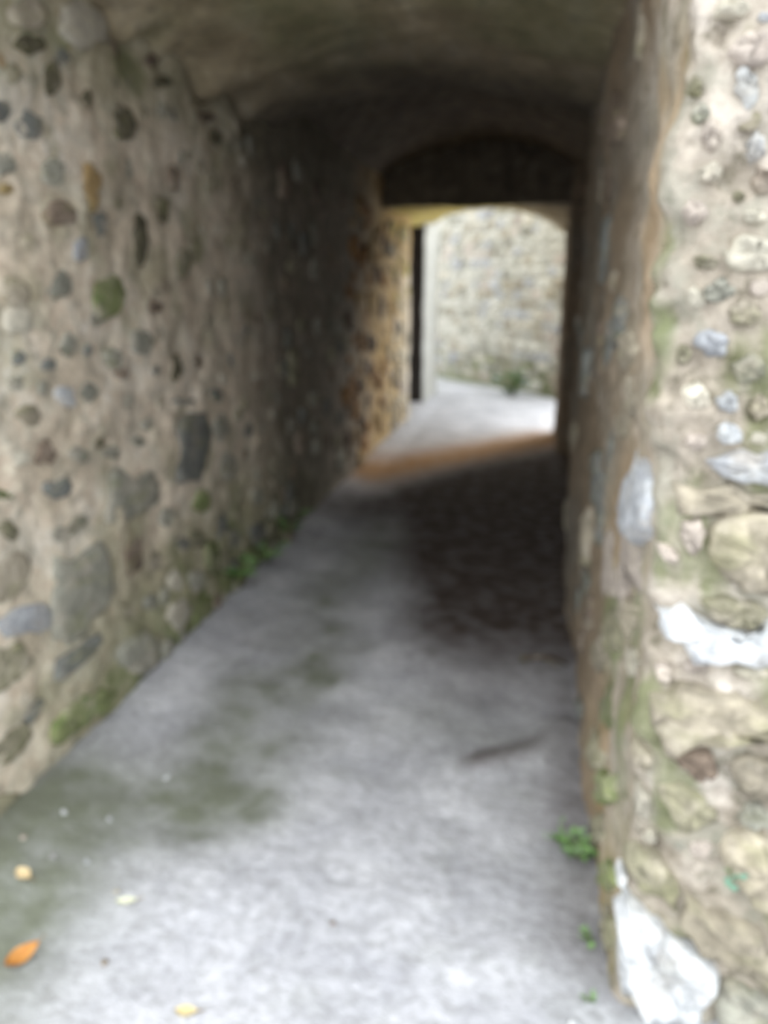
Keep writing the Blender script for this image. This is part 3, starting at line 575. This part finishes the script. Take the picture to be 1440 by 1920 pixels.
REVEAL_STONES = [
 ('blue',[(1.799,1.165),(1.588,1.226),(1.517,1.2),(1.489,1.114),(1.651,1.038),(1.951,0.995)]),
 ('pink',[(2.442,0.852),(1.945,0.987),(1.732,1.013),(1.57,1.014),(1.538,0.967),(1.896,0.811),(2.31,0.638)]),
 ('tan',[(1.921,1.243),(1.94,1.217),(2.063,1.184),(2.2,1.158),(2.33,1.163),(2.402,1.181),(2.247,1.227),(2.122,1.257),(1.944,1.263)]),
 ('tan',[(1.705,1.347),(1.736,1.322),(1.784,1.296),(1.88,1.3),(1.936,1.306),(1.949,1.329),(1.936,1.346),(1.834,1.366),(1.777,1.36)]),
 ('pale',[(1.752,1.126),(1.778,1.104),(1.877,1.076),(2.0,1.049),(2.031,1.048),(2.087,1.05),(2.021,1.086),(1.91,1.11),(1.848,1.115)]),
 ('olive',[(1.82,0.742),(1.832,0.697),(1.908,0.648),(2.064,0.582),(2.143,0.579),(2.14,0.619),(2.098,0.655),(1.959,0.724),(1.855,0.754)]),
 ('tan',[(2.056,0.569),(2.084,0.533),(2.176,0.459),(2.282,0.415),(2.355,0.403),(2.391,0.427),(2.34,0.479),(2.24,0.543),(2.116,0.569)]),
 ('moss',[(1.822,0.535),(1.802,0.504),(1.875,0.443),(2.017,0.381),(2.092,0.357),(2.17,0.363),(2.06,0.441),(1.964,0.528),(1.86,0.549)]),
 ('olive',[(1.905,0.341),(1.924,0.291),(2.036,0.212),(2.135,0.139),(2.239,0.101),(2.271,0.127),(2.221,0.199),(2.089,0.279),(2.008,0.322)]),
 ('moss',[(1.677,0.401),(1.657,0.386),(1.725,0.319),(1.811,0.261),(1.86,0.252),(1.892,0.276),(1.879,0.299),(1.775,0.393),(1.671,0.445)]),
 ('olive',[(1.763,0.212),(1.78,0.165),(1.848,0.106),(1.913,0.046),(1.977,0.032),(2.034,0.025),(1.957,0.106),(1.894,0.163),(1.808,0.205)]),
 ('moss',[(1.597,0.222),(1.587,0.195),(1.64,0.136),(1.701,0.088),(1.811,0.016),(1.816,0.05),(1.782,0.121),(1.694,0.194),(1.636,0.215)]),
 ('olive',[(1.535,0.126),(1.53,0.099),(1.553,0.047),(1.62,0.011),(1.673,-0.02),(1.661,0.025),(1.663,0.059),(1.605,0.11),(1.551,0.143)]),
 ('slate',[(2.655,0.058),(2.656,0.012),(2.744,-0.02),(2.852,-0.02),(2.956,-0.02),(2.935,-0.02),(2.918,-0.02),(2.837,0.017),(2.745,0.04)]),
 ('tan',[(1.629,0.88),(1.632,0.865),(1.729,0.8),(1.843,0.764),(1.935,0.741),(1.975,0.744),(1.871,0.798),(1.759,0.85),(1.645,0.89)]),
 ('pale',[(1.54,0.809),(1.576,0.77),(1.601,0.742),(1.653,0.723),(1.688,0.724),(1.739,0.722),(1.701,0.77),(1.632,0.794),(1.592,0.8)]),
 ('slate',[(2.771,0.97),(2.762,0.951),(2.833,0.919),(2.939,0.901),(2.973,0.907),(3.04,0.925),(2.995,0.956),(2.897,0.983),(2.792,0.994)]),
 ('slate',[(2.783,0.52),(2.793,0.491),(2.821,0.448),(2.921,0.418),(2.967,0.433),(3.06,0.431),(3.016,0.492),(2.919,0.527),(2.821,0.542)]),
 ('tan',[(1.913,1.433),(1.918,1.412),(1.991,1.382),(2.093,1.374),(2.157,1.407),(2.209,1.433),(2.148,1.446),(2.056,1.461),(1.962,1.461)]),
 ('brown',[(2.685,2.058),(2.679,2.02),(2.776,2.02),(2.933,2.026),(3.165,2.119),(3.1,2.166),(3.05,2.187),(2.896,2.173),(2.76,2.12)]),
 ('brown',[(3.01,1.95),(2.987,1.898),(3.134,1.892),(3.284,1.924),(3.468,1.991),(3.464,2.041),(3.451,2.088),(3.238,2.032),(3.15,2.02)]),
]
def poly_mesh(name, poly, h, seed, embed=.04, rough=.25, ragged=False):
    '''one bedded stone: poly in metres round its own centre, h proud'''
    rs = np.random.RandomState(seed)
    p = np.array(poly, float)
    if len(p) < 8:                                            # cut corners once
        nx = np.roll(p, -1, 0); p = np.stack([p * .78 + nx * .22, p * .22 + nx * .78], 1).reshape(-1, 2)
    nx = np.roll(p, -1, 0); e = nx - p                          # ragged outline
    mid = (p + nx) / 2 + np.stack([e[:, 1], -e[:, 0]], 1) * rs.uniform(-.22, .3, (len(p), 1))
    if ragged: p = np.stack([p, mid], 1).reshape(-1, 2)
    n = len(p)
    v = []
    for s, z in ((1.04, -embed), (1.0, h * .45), (.84, h * .92), (.45, h)):
        for q in p * s: v.append((q[0], q[1], z + (rs.uniform(-1, 1) * h * rough if z > 0 else 0)))
    v.append((0, 0, h * (1 + rs.uniform(-rough, rough))))
    f = []
    for r in range(3):
        for i in range(n): j = (i + 1) % n; f.append((r * n + i, r * n + j, r * n + n + j, r * n + n + i))
    for i in range(n): f.append((3 * n + i, 3 * n + (i + 1) % n, 4 * n))
    return mesh(name, v, f)

def blob_poly(rs, w, h, n=8):
    e = rs.uniform(.55, 1)                                     # squarish to round
    out = []
    for k in range(n):
        a = 2 * math.pi * (k + rs.uniform(-.3, .3)) / n
        c, s = math.cos(a), math.sin(a)
        out.append((w * math.copysign(abs(c) ** e, c) * rs.uniform(.85, 1.1), h * math.copysign(abs(s) ** e, s) * rs.uniform(.85, 1.1)))
    return out

def bed(name, me, mat, parent, pos, u, n, sx=1, sy=1, roll=0):
    o = bpy.data.objects.new(name, me)
    u = Vector(u).normalized(); n = Vector(n).normalized(); w = n.cross(u)
    R = Matrix((u, w, n)).transposed().to_4x4()
    o.matrix_world = Matrix.Translation(pos) @ R @ Matrix.Rotation(roll, 4, 'Z') @ Matrix.Diagonal((sx, sy, min(1, (sx + sy) / 2), 1))
    COL.objects.link(o)
    o.parent = parent
    if me.materials: pass
    else: me.materials.append(mat)
    if me.materials[0] != mat:
        o.material_slots[0].link = 'OBJECT'; o.material_slots[0].material = mat
    return o

rs = np.random.RandomState(4)
VAR = {}
def variant(i, w=1, h=1):
    k = i % 14
    if k not in VAR:
        r = np.random.RandomState(100 + k)
        VAR[k] = poly_mesh('stone_shape', [(a * .1, b * .1) for a, b in blob_poly(r, 1, 1)], .025, k, .05, .4, True)
        VAR[k].materials.append(STONE['grey'])
    return VAR[k]

def listed(data, parent, put, u, n, flip, hfun):
    foot = []
    for i, (key, poly) in enumerate(data):
        p = np.array(poly); c = p.mean(0)
        loc = (p - c) * np.array([flip, 1.0])
        area = float(np.ptp(p[:, 0]) * np.ptp(p[:, 1])) ** .5
        if ((loc[:, 0] * np.roll(loc[:, 1], -1) - np.roll(loc[:, 0], -1) * loc[:, 1]).sum()) < 0: loc = loc[::-1]
        me = poly_mesh('stone_shape', loc, hfun(area), i, .04, .4, True)
        bed('stone', me, STONE[key], parent, put(c), u, n)
        foot.append((c[0], c[1], np.ptp(p[:, 0]) / 2, np.ptp(p[:, 1]) / 2))
    return foot

def fill(foot, rng, count, size, keys, parent, put, u, n, aspect=(1.0, 1.8), gap=.9):
    tries = 0; made = 0
    while made < count and tries < count * 40:
        tries += 1
        a = rs.uniform(rng[0], rng[1]); b = rs.uniform(rng[2], rng[3])
        w = rs.uniform(*size); h = w / rs.uniform(*aspect)
        if any(abs(a - q[0]) < (w + q[2]) * gap and abs(b - q[1]) < (h + q[3]) * gap for q in foot): continue
        foot.append((a, b, w, h)); made += 1
        bed('stone', variant(rs.randint(14)), STONE[keys[rs.randint(len(keys))]], parent, put((a, b)), u, n, w / .1, h / .1, rs.uniform(-.2, .2))

def put_left(c):
    p = np.array([LX, c[0], c[1]]); return Vector((LX + float(relief(p, (.034, .022))), c[0], c[1]))
fl = listed(LEFT_STONES, wall_left, put_left, (0, 1, 0), (1, 0, 0), 1, lambda a: .006 + .03 * min(a, .3))
fill(fl, (2.55, 4.7, .03, .36), 30, (.04, .085), ['olive', 'grey', 'slate', 'moss', 'grey', 'brown'], wall_left, put_left, (0, 1, 0), (1, 0, 0), (.8, 1.3), .8)
fill(fl, (1.9, 4.5, .1, 2.4), 75, (.02, .045), ['grey', 'slate', 'olive', 'tan', 'brown', 'pale'], wall_left, put_left, (0, 1, 0), (1, 0, 0), (.7, 1.3), 1.15)
fill(fl, (4.5, 6.2, .1, 2.4), 40, (.05, .11), ['grey', 'slate', 'olive', 'brown'], wall_left, put_left, (0, 1, 0), (1, 0, 0), (.9, 1.5))
fill(fl, (6.2, 8.1, .1, 2.3), 60, (.06, .13), ['rust', 'brown', 'rust', 'ochre'], wall_left, put_left, (0, 1, 0), (1, 0, 0), (.9, 1.6))
fill(fl, (8.2, 9.55, .1, 1.3), 25, (.07, .14), ['tan', 'pale', 'grey', 'pink'], wall_left, put_left, (0, 1, 0), (1, 0, 0), (.9, 1.6))
fill(fl, (8.2, 9.55, 1.35, 2.3), 20, (.07, .14), ['algae', 'algae', 'ochre', 'tan'], wall_left, put_left, (0, 1, 0), (1, 0, 0), (.9, 1.6))

def put_face(c):
    p = np.array([c[0], EY, c[1]]); return Vector((c[0], EY - float(relief(p, (.03, .022, .035))), c[1]))
ff = listed(FACE_STONES, wall_right, put_face, (1, 0, 0), (0, -1, 0), 1, lambda a: .016 + .12 * min(a, .25))
fill(ff, (.30, .72, .05, 2.1), 130, (.010, .028), ['pale', 'pink', 'tan', 'grey', 'blue', 'white', 'pale', 'pink'], wall_right, put_face, (1, 0, 0), (0, -1, 0), (.8, 1.5), 1.0)
def put_rev(c):
    p = np.array([RX, c[0], c[1]]); return Vector((RX - float(relief(p, (.03, .022, .035))) - .04 * float(sstep(.9, 1.6, c[1]) * sstep(2.2, 1.5, c[0])), c[0], c[1]))
fr = listed(REVEAL_STONES, wall_right, put_rev, (0, -1, 0), (-1, 0, 0), -1, lambda a: .008 + .05 * min(a, .2))
fill(fr, (2.0, 4.3, .1, 2.3), 24, (.03, .08), ['brown', 'tan', 'slate'], wall_right, put_rev, (0, -1, 0), (-1, 0, 0), (.5, 1.1))

def put_far(c):
    b = FA + FD * c[0]; p = np.array([b[0], b[1], c[1]]); d = float(relief(p, (.06, .03), (1.2, 6)))
    return Vector((b[0] + FN[0] * d, b[1] + FN[1] * d, c[1]))
z = .06; count = 0
while z < 3.35:                                                     # rough courses of the far wall
    ch = rs.uniform(.12, .19); s = FLEN - 4.6 - rs.uniform(0, .2)
    while s < FLEN - .2 and count < 285:
        w = rs.uniform(.16, .42)
        k = ['rubble', 'pale', 'rubble', 'grey', 'pink', 'rubble', 'blue', 'tan'][rs.randint(8)]
        if z < .5 and rs.rand() < .5: k = ['olive', 'grey', 'moss'][rs.randint(3)]
        bed('stone', variant(rs.randint(14)), STONE[k], wall_far, put_far((s + w / 2, z + ch / 2 + rs.uniform(-.02, .02))), (FD[0], FD[1], 0), (FN[0], FN[1], 0), w / .21, ch / .23, rs.uniform(-.15, .15))
        s += w + rs.uniform(.0, .04); count += 1
    z += ch

# ------------------------------------------------------------------ loose things
def tag(o, label, cat, group=None):
    o['label'] = label; o['category'] = cat
    if group: o['group'] = group
    return o
def zfloor(x, y): return float(floor_z(np.array([x, y, 0.])))

def leaf_mesh(name, L, W, curl, cup, seed=0, stalk=.25):
    rs = np.random.RandomState(seed); v = []; f = []; n = 9
    for i in range(n):
        t = i / (n - 1); w = W * math.sin(math.pi * min(1, t * .97 + .015)) ** .8 * (1.15 - .4 * t)
        for k in (-1, -.5, 0, .5, 1):
            v.append(((t - .5) * L, k * w / 2, curl * L * (2 * t - 1) ** 2 + cup * W * k * k + rs.uniform(-.02, .02) * W))
    for i in range(n - 1):
        for k in range(4): a = i * 5 + k; f.append((a, a + 1, a + 6, a + 5))
    b = len(v)                                                     # underside for thickness
    v += [(x, y, z - .0012) for x, y, z in v[:b]]
    f += [tuple(q + b for q in reversed(t)) for t in f]
    return mesh(name, v, f)
def stalk_mesh(name, L, r, bend):
    v = []; f = []
    for i in range(5):
        t = i / 4
        for k in range(5):
            a = 2 * math.pi * k / 5; v.append((t * L, math.cos(a) * r + bend * t * t * L, math.sin(a) * r + r))
    for i in range(4):
        for k in range(5): a = i * 5; f.append((a + k, a + (k + 1) % 5, a + 5 + (k + 1) % 5, a + 5 + k))
    return mesh(name, v, f)
def fallen_leaf(x, y, L, W, rz, tilt, curl, cup, cols, label, seed):
    t = bpy.data.objects.new('fallen_leaf', None); COL.objects.link(t)
    t.location = (x, y, zfloor(x, y) + .003); t.rotation_euler = (0, 0, rz)
    m = leaf_mat('leaf_tone', *cols)
    b = link('leaf_blade', leaf_mesh('leaf_blade', L, W, curl, cup, seed), m, t); b.rotation_euler = (tilt, 0, 0); b.location.z = abs(math.sin(tilt)) * W * .5 + .002
    s = link('leaf_stalk', stalk_mesh('leaf_stalk', L * .3, .0012, .3), leaf_mat('stalk_tone', (.2, .12, .05), (.3, .2, .08)), t); s.location = (L * .48, 0, b.location.z + curl * L * .9 - .001)
    tag(t, label, 'leaf', 'leaves fallen on the tunnel floor')
fallen_leaf(-1.135, 1.31, .085, .042, math.radians(62), .5, .12, .25, ((.36, .14, .03), (.5, .25, .07)), 'bright orange curled leaf lying at the left edge of the floor', 1)
fallen_leaf(-1.29, 1.545, .062, .036, math.radians(-25), .15, .05, .1, ((.5, .38, .2), (.66, .52, .32)), 'cream dry leaf on dark mossy floor just beyond the orange leaf', 2)
fallen_leaf(-.68, 1.245, .05, .028, math.radians(8), .1, .05, .1, ((.48, .39, .2), (.6, .5, .28)), 'pale yellow leaf on the floor nearest the camera', 3)
fallen_leaf(-.97, 1.515, .055, .02, math.radians(18), .4, .06, .2, ((.36, .38, .24), (.62, .6, .5)), 'thin whitish green leaf lying alone on the grey concrete', 4)

peb = [poly_mesh('pebble', blob_poly(np.random.RandomState(k), .012, .009, 8), .009, k, .004) for k in range(4)]
PEBBLES = [
    (-1.265, 1.638, 'white', 1.0, 'white pebble just beyond the cream leaf, on dark moss'),
    (-1.166, 1.648, 'white', .8, 'white pebble on dark moss, right of the one beyond the cream leaf'),
    (-1.125, 2.065, 'white', 1.0, 'white pebble farthest into the tunnel on the open left floor'),
    (-1.33, 1.8, 'white', .9, 'white pebble near the left wall foot, beyond all the leaves'),
    (-1.2, 1.83, 'blue', .8, 'bluish pebble on moss, a hand away from the left wall'),
    (-1.37, 1.66, 'pink', .8, 'pinkish pebble against the left wall, beside the cream leaf'),
    (-1.02, 1.55, 'pale', .8, 'beige pebble just beyond the whitish green leaf'),
    (-.93, 1.335, 'brown', .8, 'brown pebble between the orange leaf and the pale yellow leaf'),
    (-.42, 1.55, 'brown', .6, 'small brown pebble alone in the middle of the floor'),
    (-.02, 1.3, 'white', .8, 'white pebble on the near floor toward the big white wall stone'),
    (.17, 1.37, 'white', 1.0, 'white pebble at the foot of the right corner')]
for i, (x, y, k, s, lab) in enumerate(PEBBLES):
    o = bpy.data.objects.new('pebble', peb[i % 4]); COL.objects.link(o)
    if not peb[i % 4].materials: peb[i % 4].materials.append(STONE['pale'])
    o.material_slots[0].link = 'OBJECT'; o.material_slots[0].material = STONE[k]
    o.scale = (s, s, s); o.rotation_euler = (0, 0, rs.uniform(0, 6)); o.location = (x, y, zfloor(x, y))
    tag(o, lab, 'pebble', 'loose pebbles on the tunnel floor')

# plants -------------------------------------------------------------
LEAFM = {'fresh': leaf_mat('leaf_fresh', (.17, .33, .1), (.28, .44, .17)), 'deep': leaf_mat('leaf_deep', (.05, .11, .03), (.1, .18, .05)), 'bluish': leaf_mat('leaf_bluish', (.12, .27, .2), (.22, .38, .28)), 'sage': leaf_mat('leaf_sage', (.13, .22, .1), (.25, .36, .18))}
STEM = leaf_mat('stem_tone', (.1, .12, .04), (.17, .17, .07))
LSH = [leaf_mesh('leaf', 1, .55, .1, .15, 11), leaf_mesh('leaf', 1, .4, .2, .2, 12), leaf_mesh('leaf', 1, .75, .06, .1, 13)]
def plant(kind, pos, out, H, n, ls, mats, label, cat='plant', seed=0, spread=1.0):
    '''a small plant: stems rising from pos leaning to out, each leaf its own part'''
    r = np.random.RandomState(seed)
    t = bpy.data.objects.new(kind, None); COL.objects.link(t); t.location = pos
    v = []; f = []; tips = []
    for i in range(max(4, n // 4)):
        a = r.uniform(0, 2 * math.pi); sp = r.uniform(.2, 1) * H * .6 * spread
        e = Vector((math.cos(a) * sp + out[0] * H * r.uniform(.3, 1), math.sin(a) * sp + out[1] * H * r.uniform(.3, 1), H * r.uniform(.5, 1)))
        b = len(v); rad = .0018 + H * .006
        for j in range(5):
            q = e * (j / 4); q.z = e.z * math.sin(j / 4 * math.pi / 2)
            for k in range(4): v.append((q.x + math.cos(k * 1.571) * rad * (1 - j * .18), q.y + math.sin(k * 1.571) * rad * (1 - j * .18), q.z))
            if j: tips.append((q.copy(), a))
        for j in range(4):
            for k in range(4): f.append((b + j * 4 + k, b + j * 4 + (k + 1) % 4, b + j * 4 + 4 + (k + 1) % 4, b + j * 4 + 4 + k))
    link('stem', mesh('stem', v, f), STEM, t)
    for i in range(n):
        q, a = tips[(i * 3) % len(tips)]
        me = LSH[i % 3]
        o = bpy.data.objects.new('leaf', me); COL.objects.link(o); o.parent = t
        mt = mats[i % len(mats)]
        if not me.materials: me.materials.append(mt)
        o.material_slots[0].link = 'OBJECT'; o.material_slots[0].material = mt
        s = ls * r.uniform(.7, 1.2); o.scale = (s, s, s)
        rz = a + r.uniform(-1.2, 1.2)
        o.location = q + Vector((math.cos(rz), math.sin(rz), .1)) * s * .45
        o.rotation_euler = (r.uniform(-.5, .5), r.uniform(-.7, .3), rz)
    return tag(t, label, cat)
F = LEAFM
plant('weed_tuft', (.215, 1.92, zfloor(.215, 1.92) - .005), (-.5, -.2), .095, 44, .036, [F['fresh'], F['sage']], 'bright green weed tuft at the foot of the right reveal', seed=1)
plant('weed_sprout', (.225, 1.62, zfloor(.225, 1.62) - .005), (-.4, -.2), .045, 10, .022, [F['sage'], F['fresh']], 'small dull green sprout at the reveal foot, nearer than the bright tuft', seed=2)
plant('weed_seedling', (.21, 1.44, zfloor(.21, 1.44) - .005), (-.4, -.2), .03, 9, .018, [F['sage']], 'tiny green seedling beside the big white stone at floor level', seed=3)
plant('wall_sprout', (.45, 1.395, .40), (-.1, -.5), .05, 10, .024, [F['bluish'], F['bluish'], F['sage']], 'blue green sprout growing from a joint of the sunlit right face', seed=4)
plant('wall_weed', (-1.42, 3.52, .10), (.4, -.2), .16, 26, .06, [F['fresh'], F['sage'], F['deep']], 'largest green weed at the foot of the left wall', seed=5)
plant('wall_fern', (-1.41, 3.95, .08), (.4, -.1), .13, 22, .06, [F['sage'], F['fresh'], F['deep']], 'green weed behind the largest one, along the left wall foot', seed=6)
plant('wall_creeper', (-1.42, 4.4, .10), (.4, -.1), .16, 20, .07, [F['deep'], F['deep'], F['sage']], 'dark green creeper at the left wall foot, deepest in the tunnel', seed=7)
b = FA + FD * (FLEN - 1.0) + FN * .42
plant('shrub', (float(b[0]), float(b[1]), -.03), (float(FN[0]) * .3, float(FN[1]) * .3), .42, 120, .11, [F['deep'], F['sage'], F['deep']], 'low green shrub at the foot of the wall beyond the exit', 'shrub', 8, 1.3)

# twig ---------------------------------------------------------------
def tube(pts, r0, r1):
    v = []; f = []
    for i, p in enumerate(pts):
        t = i / (len(pts) - 1); r = r0 + (r1 - r0) * t
        for k in range(6): a = k * math.pi / 3; v.append((p[0], p[1] + math.cos(a) * r, p[2] + math.sin(a) * r))
    for i in range(len(pts) - 1):
        for k in range(6): f.append((i * 6 + k, i * 6 + (k + 1) % 6, i * 6 + 6 + (k + 1) % 6, i * 6 + 6 + k))
    f += [tuple(range(5, -1, -1)), tuple(range(len(v) - 6, len(v)))]
    return mesh('twig', v, f)
tz = zfloor(.13, 3.1)
bark = stone_mat('twig_bark', (.07, .045, .03))
tw = bpy.data.objects.new('twig', None); COL.objects.link(tw); tw.location = (.13, 3.1, tz)
link('branch', tube([(-.1, .0, .012), (-.04, .02, .016), (.03, .03, .02), (.1, -.02, .012)], .012, .006), bark, tw)
link('side_shoot', tube([(-.02, .02, .018), (.02, -.03, .03), (.06, -.06, .02)], .005, .003), bark, tw)
tag(tw, 'short dark brown twig on the floor against the right wall', 'twig')
